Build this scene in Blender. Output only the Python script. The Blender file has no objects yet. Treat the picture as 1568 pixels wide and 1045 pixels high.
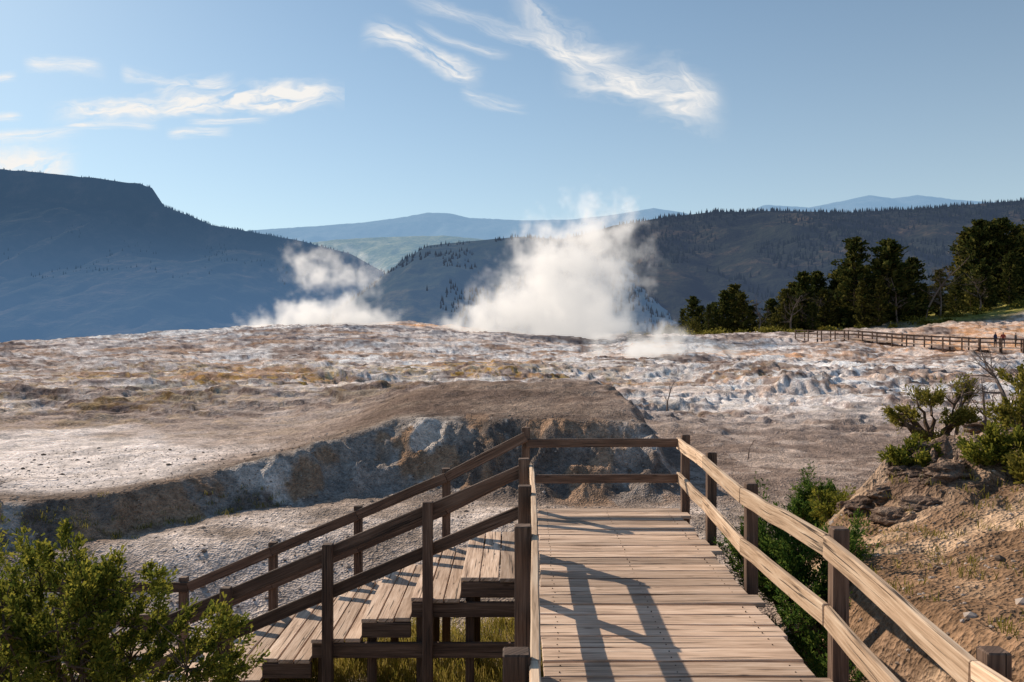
import bpy, math, random, bmesh
import numpy as np
from mathutils import Vector, Matrix
random.seed(7); rng=np.random.default_rng(7)
scene=bpy.context.scene
scene.view_settings.view_transform='Standard'
try: scene.view_settings.look='None'
except Exception: pass
scene.view_settings.exposure=0
EYE=2.41
# ------------------------------------------------------------------ noise
def _h(xi,yi,s):
    n=(xi*374761393+yi*668265263+s*974634777)&0xffffffff
    n=((n^(n>>13))*1274126177)&0xffffffff
    n=((n^(n>>15))*2246822519)&0xffffffff
    return ((n^(n>>16))&0xffff)/65535.0
def vn(x,y,s=0):
    x=np.asarray(x,float);y=np.asarray(y,float)
    xi=np.floor(x).astype(np.int64);yi=np.floor(y).astype(np.int64)
    fx=x-xi;fy=y-yi;fx=fx*fx*(3-2*fx);fy=fy*fy*(3-2*fy)
    return (_h(xi,yi,s)*(1-fx)+_h(xi+1,yi,s)*fx)*(1-fy)+(_h(xi,yi+1,s)*(1-fx)+_h(xi+1,yi+1,s)*fx)*fy
def fbm(x,y,s=0,o=5,g=.5):
    t=0;a=1;n=0
    for i in range(o):
        t=t+a*vn(x*2**i+i*17.3,y*2**i-i*9.1,s+i);n+=a;a*=g
    return t/n
def sst(a,b,x):
    t=np.clip((np.asarray(x,float)-a)/(b-a),0,1);return t*t*(3-2*t)
# ------------------------------------------------------------------ node helpers
class NT:
    def __init__(s,nt): s.nt=nt; nt.nodes.clear()
    def n(s,t,**k):
        nd=s.nt.nodes.new(t)
        ins=k.pop('ins',{})
        for a,b in k.items(): setattr(nd,a,b)
        for a,b in ins.items(): s.set(nd,a,b)
        return nd
    def set(s,nd,a,b):
        sock=nd.inputs[a]
        if isinstance(b,bpy.types.NodeSocket): s.nt.links.new(b,sock)
        else: sock.default_value=b
    def m(s,op,a,b=None,c=None,clamp=False):
        nd=s.nt.nodes.new('ShaderNodeMath');nd.operation=op;nd.use_clamp=clamp
        for i,v in enumerate((a,b,c)):
            if v is not None: s.set(nd,i,v)
        return nd.outputs[0]
    def vm(s,op,a,b=None):
        nd=s.nt.nodes.new('ShaderNodeVectorMath');nd.operation=op
        s.set(nd,0,a)
        if b is not None: s.set(nd,1,b)
        return nd.outputs['Value'] if op in('LENGTH','DISTANCE','DOT_PRODUCT') else nd.outputs[0]
    def noise(s,vec,scale,det=4,rough=.55,dist=0):
        nd=s.n('ShaderNodeTexNoise',ins={'Scale':scale,'Detail':det,'Roughness':rough,'Distortion':dist})
        if vec is not None: s.set(nd,'Vector',vec)
        return nd.outputs[0]
    def mr(s,v,a,b,c=0,d=1,smooth=False):
        nd=s.n('ShaderNodeMapRange',ins={'Value':v,'From Min':a,'From Max':b,'To Min':c,'To Max':d})
        if smooth: nd.interpolation_type='SMOOTHSTEP'
        return nd.outputs[0]
    def ramp(s,f,stops):
        nd=s.nt.nodes.new('ShaderNodeValToRGB');cr=nd.color_ramp
        while len(cr.elements)<len(stops): cr.elements.new(.5)
        for e,(p,c) in zip(cr.elements,stops):
            e.position=p;e.color=(*c,1)
        s.set(nd,0,f);return nd.outputs[0]
    def mix(s,f,a,b,bt='MIX'):
        nd=s.nt.nodes.new('ShaderNodeMix');nd.data_type='RGBA';nd.blend_type=bt
        s.set(nd,0,f)
        for i,v in ((6,a),(7,b)):
            if isinstance(v,tuple) and len(v)==3: v=(*v,1)
            s.set(nd,i,v)
        return nd.outputs[2]
    def mapping(s,vec,scale=(1,1,1),rot=(0,0,0)):
        return s.n('ShaderNodeMapping',ins={'Vector':vec,'Scale':scale,'Rotation':rot}).outputs[0]
def newmat(name):
    m=bpy.data.materials.new(name);m.use_nodes=True;return m,NT(m.node_tree)
def pbsdf(t,col,rough=.9,bump=None,bs=.5,bd=.02,spec=.2):
    if spec>.21:
        b=t.n('ShaderNodeBsdfPrincipled',ins={'Roughness':rough});b.inputs['Specular IOR Level'].default_value=spec
        t.set(b,'Base Color',col if isinstance(col,bpy.types.NodeSocket) else (*col,1))
    else:
        b=t.n('ShaderNodeBsdfDiffuse',ins={'Roughness':.0})
        t.set(b,'Color',col if isinstance(col,bpy.types.NodeSocket) else (*col,1))
    if bump is not None:
        bp=t.n('ShaderNodeBump',ins={'Height':bump,'Strength':bs,'Distance':bd})
        t.set(b,'Normal',bp.outputs[0])
    return b.outputs[0]
def out(t,sh,vol=False):
    o=t.n('ShaderNodeOutputMaterial');t.set(o,'Volume' if vol else 'Surface',sh)
# ------------------------------------------------------------------ mesh builder
class MB:
    def __init__(s): s.v=[];s.f=[];s.uv=[];s.mi=[];s.n=0
    def add(s,verts,faces,uvs=None,mi=0):
        b=s.n;s.v.extend(map(tuple,verts));s.n+=len(verts)
        for i,f in enumerate(faces):
            s.f.append(tuple(b+j for j in f));s.mi.append(mi)
            s.uv.extend(uvs[i] if uvs else [(0,0)]*len(f))
    def addq(s,V,mi=0):
        N=len(V);b=s.n;s.v.extend(map(tuple,V.reshape(-1,3).tolist()));s.n+=4*N
        for i in range(N):
            s.f.append((b+4*i,b+4*i+1,b+4*i+2,b+4*i+3))
        s.mi.extend([mi]*N);s.uv.extend([(0,0)]*(4*N))
    def beam(s,p0,p1,w,h,up=(0,0,1),mi=0,jit=0):
        p0=Vector(p0);p1=Vector(p1);d=(p1-p0);L=d.length;d.normalize()
        up=Vector(up);sd=d.cross(up).normalized();uu=sd.cross(d)
        ou=random.uniform(0,50);ov=random.uniform(0,50)
        nseg=max(1,int(L/0.45)) if jit else 1
        rings=[]
        for k in range(nseg+1):
            c=p0.lerp(p1,k/nseg)
            c=c+sd*random.uniform(-jit,jit)+uu*random.uniform(-jit,jit)
            ww=w*(1+random.uniform(-jit,jit)*2)
            rings.append([c-sd*ww/2-uu*h/2,c+sd*ww/2-uu*h/2,c+sd*ww/2+uu*h/2,c-sd*ww/2+uu*h/2])
        V=[q for r in rings for q in r];F=[];U=[]
        vv=[0,w,w+h,2*w+h,2*w+2*h]
        for k in range(nseg):
            u0=ou+L*k/nseg;u1=ou+L*(k+1)/nseg
            for j in range(4):
                a=k*4+j;b=k*4+(j+1)%4
                F.append((a,b,b+4,a+4));U.append([(u0,ov+vv[j]),(u0,ov+vv[j+1]),(u1,ov+vv[j+1]),(u1,ov+vv[j])])
        F.append((3,2,1,0));U.append([(ou,ov),(ou+.02,ov+w),(ou+.02,ov+w+h),(ou,ov+h)])
        e=nseg*4
        F.append((e,e+1,e+2,e+3));U.append([(ou,ov),(ou+.02,ov+w),(ou+.02,ov+w+h),(ou,ov+h)])
        s.add(V,F,U,mi)
    def tube(s,pts,rad,sides=6,mi=0):
        V=[];F=[];pts=[Vector(p) for p in pts];n=len(pts)
        for i,p in enumerate(pts):
            d=(pts[min(i+1,n-1)]-pts[max(i-1,0)])
            if d.length<1e-6: d=Vector((0,0,1))
            d.normalize();a=d.orthogonal().normalized() if abs(d.z)>.95 else d.cross(Vector((0,0,1))).normalized()
            b=d.cross(a)
            for j in range(sides):
                t=2*math.pi*j/sides
                V.append(p+(a*math.cos(t)+b*math.sin(t))*rad[i])
        for i in range(n-1):
            for j in range(sides):
                F.append((i*sides+j,i*sides+(j+1)%sides,(i+1)*sides+(j+1)%sides,(i+1)*sides+j))
        F.append(tuple(range((n-1)*sides,n*sides)))
        s.add(V,F,None,mi)
    def obj(s,name,mats,bevel=0,smooth=False,parent=None):
        me=bpy.data.meshes.new(name);me.from_pydata(s.v,[],s.f)
        for m in mats: me.materials.append(m)
        me.polygons.foreach_set('material_index',s.mi)
        uvl=me.uv_layers.new(name='UVMap')
        uvl.data.foreach_set('uv',np.array(s.uv,dtype=np.float32).ravel())
        if smooth: me.polygons.foreach_set('use_smooth',[True]*len(s.f))
        me.update()
        o=bpy.data.objects.new(name,me);scene.collection.objects.link(o)
        if bevel:
            b=o.modifiers.new('bevel','BEVEL');b.width=bevel;b.segments=1;b.limit_method='ANGLE'
        if parent: o.parent=parent
        return o
def empty(name,loc=(0,0,0)):
    e=bpy.data.objects.new(name,None);scene.collection.objects.link(e);return e
def leafq(C,D,L,W):
    N=len(C);D=D/np.linalg.norm(D,axis=1,keepdims=True)
    R=rng.normal(size=(N,3));S=np.cross(D,R);S/=np.linalg.norm(S,axis=1,keepdims=True)
    L=np.broadcast_to(L,(N,))[:,None];W=np.broadcast_to(W,(N,))[:,None]
    return np.stack([C-D*L*.5-S*W*.3,C-D*L*.5+S*W*.3,C+D*L*.5+S*W*.5,C+D*L*.5-S*W*.5],1)
# ------------------------------------------------------------------ terrain
YCX=[-60,-14,-8.6,-7.3,-5.4,-3,-1,1.5,3,5];YCY=[12,12.9,14,14.8,18,20.8,20.6,20,20,20.5]
WX=[-9,-7.3,-5.4,-3,3];WY=[.9,1.2,2.0,3.0,3.0]
def frac2(x,y):
    a=fbm(x/9,y/7,21,5)*10; return np.floor(a),a-np.floor(a)
def frac3(x,y):
    a=fbm(x/2.8+40,y/2.2,31,4)*6; return np.floor(a),a-np.floor(a)
def H(x,y):
    x=np.asarray(x,float);y=np.asarray(y,float)
    near=-2.15+.85*sst(-1,2.6,x)
    yb=np.interp(x,[-9,-5,-3],[12.9,14.2,15.5])
    basin=near+(-1.05-near)*sst(10.8,1,(yb-y)/(yb-10.8)*9.8+1)
    wob=(fbm(x/2.2,y/2.2,11,4)-.5)*1.6
    w=np.interp(x,WX,WY)
    Yc=np.interp(x,YCX,YCY)+wob*.7
    flat=-.45-.60*sst(-6,6,x)
    d=1.2/(1+(np.abs(x-.5)/5.0)**6)*np.interp(y,[16,20.5,24.5,30,40],[.6,.74,1,.6,0])
    R=flat+(d+ (.65*sst(-6,6,x))*np.clip(d,0,1))
    ins=np.clip((y-Yc+w)/w,0,1)*sst(0,1.6,(4.6-x)+wob*.5+np.clip(y-34,0,50))
    z=basin+(R-basin)*sst(0,1,ins)
    facem=4*ins*(1-ins)
    far=np.interp(y,[30,45,60,100,140],[-1.1,-.75,-.3,.3,.5])
    k=sst(32,45,y); z=z*(1-k)+(far+.35*sst(5,-25,x)*sst(70,40,y))*k
    zr=np.interp(x,[-130,-90,-78.5,-67,-46,-30,-19,-9.6,2,13,30.5,48,71,100],[-2,.3,1.6,2.5,4.0,4.8,5.2,4.3,3.0,2.6,3.0,3.0,3.0,3.2])
    s=sst(72,138,y); z=z*(1-s)+zr*s
    z=z+11*np.exp(-(((x-125)/42)**2+((y-165)/55)**2))*sst(90,130,y)
    hz=.1+.24*(x-2.8)-.12*(y-6); hz=np.minimum(hz,2.6+.2*vn(x/3,y/3,4))
    xe=2.55+.35*np.clip(y-8,0,20)+wob*.25
    hm=sst(0,1.0,x-xe)*sst(0,3.2,(15.0+.25*(x-6))-y+wob*.8)
    z=z*(1-hm)+np.maximum(hz,z)*hm
    bk=sst(1.5,-6,y); z=z*(1-bk)+(.9)*bk
    pl=sst(22,34,y)*(1-sst(300,400,y))
    fl,fr=frac2(x,y); z=z+pl*((fl+sst(0,.16,fr)-.35*fr)/10-.33)*1.7
    zone=np.exp(-(((x-24)/13)**2+((y-52)/16)**2))+.6*np.exp(-(((x+5)/22)**2+((y-55)/16)**2))
    fl,fr=frac3(x,y); z=z+(.42*sst(12,20,y)*(1-hm)*(.2+.8*sst(20,34,y))*(1+.9*zone))*((fl+sst(0,.2,fr)-.3*fr)/6-.35)*1.2
    rid=1-np.abs(2*fbm(x/1.3,y/1.3,51,5)-1)
    z=z+facem*(rid-.75)*1.2*np.interp(x,[-9,-3],[.35,1])
    crag=hm*np.exp(-(((y-11.9-.28*(x-7))/1.5)**2))*sst(4.6,5.6,x)
    a=fbm(x/1.1,y/1.1,81,5,.6)*5;fa=a-np.floor(a)
    z=z+crag*(((np.floor(a)+sst(0,.25,fa))/5-.45)*1.5+.18)
    z=z+(fbm(x/.45,y/.45,61,3)-.5)*(.07+.12*hm)+(fbm(x/1.7,y/1.7,71,3)-.5)*(.16+.2*hm)+pl*(fbm(x/1.1,y/1.1,75,4,.6)-.5)*.26
    yr=142+34*sst(15,45,x)+80*sst(80,120,x)
    f=np.clip(y-yr,0,None); z=z-np.minimum(f*.45+f*f*.004,150)
    rr=np.sqrt(x*x+y*y); back=sst(60,400,rr)*(y<0); z=z*(1-back)+(-10)*back
    side=sst(110,220,-x)*(1-back); z=z-side*60
    return z
def Hs(x,y): return float(H(np.array([x]),np.array([y]))[0])
def build_ground():
    th=np.concatenate([np.linspace(-180,-46,60)[:-1],np.linspace(-46,46,900),np.linspace(46,180,60)[1:]])
    th=np.radians(th)
    r=np.concatenate([[0.3,.8,1.4,2],np.geomspace(2.5,190,640)[0:],np.geomspace(200,26000,46)])
    T,Rr=np.meshgrid(th,r);X=Rr*np.sin(T);Y=Rr*np.cos(T)
    Z=H(X,Y)
    nr,nc=X.shape
    V=np.stack([X,Y,Z],-1).reshape(-1,3)
    i=np.arange((nr-1))[:,None]*nc+np.arange(nc-1)[None]
    F=np.stack([i,i+1,i+nc+1,i+nc],-1).reshape(-1,4)[:,::-1]
    me=bpy.data.meshes.new('ground')
    me.vertices.add(len(V));me.vertices.foreach_set('co',V.ravel())
    me.loops.add(F.size);me.loops.foreach_set('vertex_index',F.ravel())
    me.polygons.add(len(F));me.polygons.foreach_set('loop_start',np.arange(0,F.size,4));me.polygons.foreach_set('loop_total',np.full(len(F),4))
    me.update(calc_edges=True);me.validate()
    me.polygons.foreach_set('use_smooth',np.ones(len(F),bool))
    x=X.ravel();y=Y.ravel()
    def c(*a): return np.array(a,float)[None,:]
    def mixc(A,B,m): m=np.clip(m,0,1)[:,None]; return A*(1-m)+B*m
    n1=fbm(x/5,y/4,101,6,.62);n2=fbm(x/1.2,y/.9,111,5,.62);n3=fbm(x/14,y/10,121,5);n4=fbm(x/2.5,y/2.0,131,6,.64);n5=fbm(x/.5,y/.5,141,3);n6=fbm(x/.55,y/.45,161,4,.6)
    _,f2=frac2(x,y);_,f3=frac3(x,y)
    col=np.repeat(c(.30,.235,.195),len(x),0)
    plain=sst(24,32,y)
    pk=mixc(c(.42,.335,.295),c(.77,.69,.65),sst(.42,.55,n1))
    col=mixc(col,pk,plain)
    lf=sst(0,1.5,y-np.interp(x,YCX[:6],[12,12.9,14,14.8,18,22]))*sst(-3.5,-5.5,x)
    col=mixc(col,mixc(c(.45,.36,.31),c(.80,.71,.66),sst(.43,.56,n3*.6+n1*.4)),lf*sst(60,30,y))
    col=mixc(col,c(.20,.155,.14),sst(.53,.575,n4)*plain*.75)
    oz=np.exp(-(((x+8)/21)**2+((y-57)/18)**2))*1.1+ .4*np.exp(-(((x+25)/20)**2+((y-40)/14)**2))
    col=mixc(col,c(.60,.37,.08),sst(.515,.555,n6*.5+n2*.5)*np.clip(oz,0,1)*.85)
    col=mixc(col,c(.24,.185,.06),sst(.55,.60,n2*.5+n4*.5)*np.clip(oz,0,1)*.6)
    wz=np.exp(-(((x-26)/14)**2+((y-55)/18)**2))*1.2+1.0*np.exp(-(((x-22)/28)**2+((y-98)/11)**2))+1.0*np.exp(-(((x+48)/30)**2+((y-120)/16)**2))+.8*np.exp(-(((x+5)/16)**2+((y-45)/10)**2))+.85*np.exp(-(((x-5)/55)**2+((y-80)/14)**2))
    col=mixc(col,c(.90,.885,.88),sst(.46,.51,n1*.55+n2*.45)*np.clip(wz*1.3,0,1)*.95)
    bz=np.exp(-(((x+30)/50)**2+((y-118)/24)**2))
    col=mixc(col,c(.24,.245,.285),sst(.5,.56,n4)*bz*.75)
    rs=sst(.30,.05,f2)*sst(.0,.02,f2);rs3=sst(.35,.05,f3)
    col=mixc(col,col*c(.42,.37,.37),rs*plain*.85);col=mixc(col,col*c(.58,.52,.51),rs3*plain*.6)  # shade on the terrace risers put into the vertex colour
    sk=fbm(x/9+3,y/1.6,171,4)
    col=mixc(col,c(.66,.38,.20),sst(.57,.63,sk)*sst(35,50,y)*sst(130,100,y)*.35)
    mbm=np.exp(-(((x-.5)/6.0)**4+((y-24)/6.5)**4))
    col=mixc(col,mixc(c(.18,.13,.105),c(.29,.22,.175),sst(.42,.6,n4)),np.clip(mbm*1.15,0,1)*.92)
    Yc=np.interp(x,YCX,YCY);w=np.interp(x,WX,WY)
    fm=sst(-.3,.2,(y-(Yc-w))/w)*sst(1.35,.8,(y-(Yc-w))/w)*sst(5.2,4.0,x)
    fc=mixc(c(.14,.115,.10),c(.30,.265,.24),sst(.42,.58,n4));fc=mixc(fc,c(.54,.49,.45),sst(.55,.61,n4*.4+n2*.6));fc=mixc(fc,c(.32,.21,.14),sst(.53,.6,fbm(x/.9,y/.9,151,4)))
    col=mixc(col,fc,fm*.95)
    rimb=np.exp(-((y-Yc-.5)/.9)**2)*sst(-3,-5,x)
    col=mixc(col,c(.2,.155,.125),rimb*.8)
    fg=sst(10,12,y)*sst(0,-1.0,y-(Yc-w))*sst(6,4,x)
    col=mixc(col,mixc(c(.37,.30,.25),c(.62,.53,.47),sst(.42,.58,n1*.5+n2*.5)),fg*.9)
    bp=np.exp(-(((x-11)/8)**4+((y-25)/9)**4))
    col=mixc(col,mixc(c(.25,.19,.16),c(.48,.385,.33),sst(.46,.56,n2*.6+n4*.4)),bp*.85)
    hm=sst(0,1.0,x-2.4-.35*np.clip(y-8,0,20))*sst(0,3,15+.25*(x-6)-y)
    col=mixc(col,mixc(c(.23,.145,.09),c(.43,.30,.20),sst(.42,.58,n2)),hm)
    crag=hm*np.exp(-(((y-11.9-.28*(x-7))/1.6)**2))*sst(4.6,5.6,x)
    col=mixc(col,mixc(c(.13,.09,.072),c(.34,.25,.19),sst(.42,.58,n6*.5+n2*.5)),crag*1.1)
    og=.9*np.exp(-(((x-56)/14)**2+((y-98)/10)**2))+1.0*np.exp(-(((x+16)/7)**2+((y-132)/5)**2))+.9*np.exp(-(((x-75)/22)**2+((y-118)/12)**2))+.8*np.exp(-(((x-26)/16)**2+((y-86)/4)**2))
    col=mixc(col,mixc(c(.74,.36,.15),c(.86,.64,.50),sst(.4,.6,n2)),np.clip(og,0,1)*sst(.36,.5,n1))
    gh=sst(60,80,x)*sst(128,140,y)
    col=mixc(col,mixc(c(.10,.12,.03),c(.36,.32,.10),sst(.4,.6,n3*.5+n4*.5)),gh)
    vall=sst(150,220,np.sqrt(x*x+y*y))
    col=mixc(col,c(.05,.07,.06),vall*sst(142,160,y)*(1-gh*sst(300,200,y)))
    gs=np.exp(-(((x+1)/3.2)**4+((y-9.5)/2.6)**4))
    col=mixc(col,c(.24,.20,.06),gs*sst(.35,.55,n2))
    col=col*(.82+.36*n5)[:,None]
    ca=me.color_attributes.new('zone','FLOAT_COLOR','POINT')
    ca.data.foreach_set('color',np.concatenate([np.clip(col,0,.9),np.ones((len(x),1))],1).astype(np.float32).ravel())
    m,t=newmat('terrace_ground')
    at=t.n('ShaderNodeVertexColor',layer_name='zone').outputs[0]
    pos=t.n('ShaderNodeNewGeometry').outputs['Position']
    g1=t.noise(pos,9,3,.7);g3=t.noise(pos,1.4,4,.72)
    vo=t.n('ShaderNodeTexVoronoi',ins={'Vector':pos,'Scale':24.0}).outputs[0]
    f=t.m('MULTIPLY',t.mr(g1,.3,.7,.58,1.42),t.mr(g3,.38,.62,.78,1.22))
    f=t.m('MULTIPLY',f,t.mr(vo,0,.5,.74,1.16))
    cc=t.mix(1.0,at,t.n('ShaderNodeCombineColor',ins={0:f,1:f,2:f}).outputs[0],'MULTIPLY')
    hh=t.m('ADD',t.m('MULTIPLY',g1,1.2),t.m('ADD',t.m('MULTIPLY',g3,3.2),t.m('MULTIPLY',vo,.6)))
    out(t,pbsdf(t,cc,.92,hh,.85,.06,.1))
    me.materials.append(m)
    o=bpy.data.objects.new('ground',me);scene.collection.objects.link(o)
build_ground()
# ------------------------------------------------------------------ wood
def woodmat(name,dark,mid,light):
    m,t=newmat(name)
    uv=t.n('ShaderNodeUVMap').outputs[0]
    isl=t.n('ShaderNodeNewGeometry').outputs['Random Per Island']
    g=t.noise(t.mapping(uv,(2.2,55,1)),1,4,.65,.6)
    g2=t.noise(t.mapping(uv,(1.0,9,1)),1,3,.6,.4)
    kn=t.n('ShaderNodeTexVoronoi',ins={'Vector':t.mapping(uv,(2.2,9,1)),'Scale':1.0}).outputs[0]
    crack=t.noise(t.mapping(uv,(.9,42,1)),1,2,.5,.2)
    col=t.ramp(t.m('ADD',t.m('MULTIPLY',g,.55),t.m('MULTIPLY',g2,.45)),[(.34,dark),(.5,mid),(.66,light)])
    v=t.mr(isl,0,1,.66,1.25);col=t.mix(1,col,t.n('ShaderNodeCombineColor',ins={0:v,1:v,2:v}).outputs[0],'MULTIPLY')
    col=t.mix(t.mr(kn,.05,.13,.75,0),col,(.05,.03,.02))
    ck=t.mr(crack,.62,.67,0,.9);col=t.mix(ck,col,(.035,.025,.02))
    hh=t.m('SUBTRACT',t.m('MULTIPLY',g,.6),t.m('MULTIPLY',ck,1.2))
    out(t,pbsdf(t,col,.8,hh,.8,.008,.25));return m
M_deck=woodmat('weathered_planks',(.25,.16,.11),(.57,.41,.30),(.80,.63,.50))
M_rail=woodmat('weathered_rail_wood',(.28,.18,.11),(.66,.47,.32),(.86,.69,.52))
M_post=woodmat('dark_timber',(.05,.034,.028),(.12,.076,.055),(.23,.155,.115))
SL=.026
def dx(y): return SL*(y-11.35)
walk=empty('wooden_boardwalk')
mb=MB();mn=MB();y=1.0;i=0
while y<11.42:
    wd=.262
    z=-.02+random.uniform(-.004,.004)
    xl=.36+dx(y)+random.uniform(-.025,.02);xr=2.36+dx(y)+random.uniform(-.03,.05)
    if i%7==3: xr+=.09
    mb.beam((xl,y+wd/2,z),(xr,y+wd/2,z+random.uniform(-.008,.008)),wd-.018-random.uniform(0,.012),.045,jit=.003)
    for xo in (.5,1.35,2.2):
        for q in (.07,.19):
            xx=xo+dx(y)+random.uniform(-.01,.01);mn.beam((xx,y+q,z),(xx,y+q,z+.0275),.009,.009,(0,1,0))
    y+=wd;i+=1
mb.obj('deck_planks',[M_deck],.006,parent=walk)
m,t=newmat('rusty_nail');out(t,pbsdf(t,(.08,.05,.035),.6));mn.obj('nail_heads',[m],parent=walk)
mb=MB()
for xo in (.5,1.35,2.2): mb.beam((xo+dx(1),1,-.17),(xo+dx(11.3),11.3,-.17),.06,.2)
for yy in (2,5.7,9.2,11.3):
    mb.beam((.4+dx(yy),yy+.05,-.33),(2.3+dx(yy),yy+.05,-.33),.09,.12)
    for xo in (.5,2.2): mb.beam((xo+dx(yy),yy,-2.4),(xo+dx(yy),yy,-.39),.11,.11,(0,1,0))
mb2=MB()
for k in range(4):
    zz=.17*(k+1)
    for q in range(2): mb2.beam((.1,.95-k*.36-q*.17,zz),(2.1,.95-k*.36-q*.17,zz),.16,.045)
    mb2.beam((.1,1.05-k*.36,zz-.1),(2.1,1.05-k*.36,zz-.1),.03,.13)
y=-.5
while y>-3: mb2.beam((-.6,y,.8),(2.3,y,.8),.25,.045);y-=.262
mb.obj('joists_and_piles',[M_post],.005,parent=walk)
mb2.obj('upper_steps',[M_deck],.006,parent=walk)
rf=empty('wooden_railing')
mp=MB();mr=MB()
ys=[11.4,9.74,7.96,5.68,3.77,1.9];zt=[1.02,1.0,.94,1.03,.90,.98]
P=[]
for yy,z in zip(ys,zt):
    px=2.47+dx(yy);P.append((px,yy,z))
    mp.beam((px,yy,-1.9),(px+.01,yy,z+.05),.115,.105,(0,1,0),jit=.003)
for a,b in zip(P[:-1],P[1:]):
    for off,zz in ((0,0),(-.0,-.50)):
        mr.beam((a[0]-.078,a[1]+(.07 if a is P[0] else -.001),a[2]+zz-.08),(b[0]-.078,b[1]+.001,b[2]+zz-.08),.05,.16,jit=.006)
mp.obj('posts',[M_post],.008,parent=rf);mr.obj('rails',[M_rail],.008,parent=rf)
rf=empty('wooden_railing')
mp=MB();mr=MB()
ys=[9.1,7.5,5.8,3.6,1.9];xs=[.14,.12,.08,.02,-.02];zt=[1.0,.98,1.0,.97,.98];P=[]
for px,yy,z in zip(xs,ys,zt):
    P.append((px,yy,z));mp.beam((px,yy,-2.4),(px,yy,z+(.07 if yy!=3.6 else .04)),.125,.11,(0,1,0),jit=.003)
for a,b in zip(P[:-1],P[1:]):
    for zz in (0,-.5):
        mr.beam((a[0]+.085,a[1]+(.07 if a is P[0] else -.001),a[2]+zz-.075),(b[0]+.085,b[1]+.001,b[2]+zz-.075),.05,.145,jit=.003)
mp.obj('posts',[M_post],.008,parent=rf);mr.obj('rails',[M_rail],.008,parent=rf)
rf=empty('wooden_railing')
mp=MB();mr=MB()
mp.beam((.2,11.45,-1.6),(.2,11.45,1.17),.115,.11,(0,1,0))
for zz in (.95,.44): mr.beam((.2,11.37,zz),(2.42,11.37,zz+.01),.045,.12,jit=.003)
mp.obj('post',[M_post],.008,parent=rf);mr.obj('rails',[M_post],.008,parent=rf)
st=empty('wooden_staircase')
mt=MB();ms=MB()
YN,YF=9.16,11.28
K=8
for k in range(K):
    xr=(.30 if k==0 else -.59-.57*(k-1)); xl=-.59-.57*k; zt_=-.30-.233*k
    n=3 if k else 4;wd=(xr-xl)/n
    for j in range(n):
        xc=xl+wd*(j+.5)
        mt.beam((xc,YN-.06+random.uniform(-.02,.02),zt_-.02+random.uniform(-.004,.004)),(xc,YF+.04,zt_-.02),wd-.014,.045,jit=.002)
    ext=.45 if k%2 else 0.0
    if k in(1,3): xr=.1
    ms.beam((xl+.01,YN-.02,zt_-.135),(min(xr+ext,.12),YN-.02,zt_-.135),.06,.17)
    ms.beam((xl+.01,YF,zt_-.135),(min(xr,.12),YF,zt_-.135),.06,.17)
    ms.beam((xl+.02,YN+.03,zt_-.14),(xl+.02,YF-.05,zt_-.14),.04,.18)
    ms.beam((xl+.1,YN+.12,-2.3),(xl+.1,YN+.12,zt_-.25),.1,.1,(0,1,0))
    ms.beam((xl+.1,YF-.2,-2.3),(xl+.1,YF-.2,zt_-.25),.1,.1,(0,1,0))
x0=-.59-.57*(K-1);zb=-.30-.233*(K-1);x=x0
while x>-17:
    mt.beam((x-.13,YN-.05+random.uniform(-.02,.02),zb-.025),(x-.13,YF+.05,zb-.025),.25,.045);x-=.262
ms.beam((x0,YN,zb-.14),(-17,YN,zb-.14),.06,.18);ms.beam((x0,YF,zb-.14),(-17,YF,zb-.14),.06,.18)
mt.obj('treads',[M_deck],.006,parent=st);ms.obj('cribbing',[M_post],.006,parent=st)
for side,yy,pxs in (('near',9.08,[-.96,-2.1,-3.26,-4.5]),('far',11.4,[-.94,-2.2,-3.42,-4.7])):
    mp=MB();mr=MB()
    def zt2(x): return 1.0+.425*(x-.12) if x>-4.6 else 1.0+.425*(-4.72)
    for x in pxs: mp.beam((x,yy,min(-2.3,Hs(x,yy))-.3),(x,yy,zt2(x)+.04),.115,.105,(0,1,0),jit=.003)
    x=-6.4
    while x>-17: mp.beam((x,yy,-2.5),(x,yy,zt2(x)+.04),.105,.105,(0,1,0));x-=1.9
    ry=yy+(.078 if side=='near' else -.078)
    zs=0.0 if side=='near' else .1
    segs=[.14 if side=='near' else .2]+pxs[:3]+[-4.6,-10.8,-17]
    for zz in (0,-.46):
        for a,b in zip(segs[:-1],segs[1:]):
            za=zt2(a)+(zs if a>0 else 0)
            mr.beam((a,ry,za+zz-.08),(b+.002,ry,zt2(b)+zz-.08),.045,.14,jit=.003)
    mp.obj(side+'_posts',[M_post],.008,parent=st);mr.obj(side+'_rails',[M_post],.008,parent=st)
# ------------------------------------------------------------------ foliage
def leafmat(name,a,b,c,trans=.45):
    m,t=newmat(name)
    isl=t.n('ShaderNodeNewGeometry').outputs['Random Per Island']
    pos=t.n('ShaderNodeNewGeometry').outputs['Position']
    n=t.noise(pos,3.0,1)
    col=t.ramp(t.m('ADD',t.m('MULTIPLY',isl,.6),t.m('MULTIPLY',n,.4)),[(.2,a),(.5,b),(.85,c)])
    d=t.n('ShaderNodeBsdfDiffuse',ins={'Color':col}).outputs[0]
    tr=t.n('ShaderNodeBsdfTranslucent',ins={'Color':col}).outputs[0]
    out(t,t.n('ShaderNodeMixShader',ins={0:trans,1:d,2:tr}).outputs[0])
    return m
M_jun=leafmat('juniper_foliage',(.06,.085,.018),(.17,.185,.032),(.35,.31,.05),.5)
M_jun2=leafmat('green_juniper_foliage',(.03,.075,.018),(.08,.14,.028),(.18,.23,.045),.5)
M_pine=leafmat('pine_needles',(.022,.034,.012),(.05,.062,.018),(.15,.135,.035),.4)
M_pine2=leafmat('olive_pine_needles',(.035,.04,.012),(.085,.085,.022),(.20,.17,.045),.4)
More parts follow.
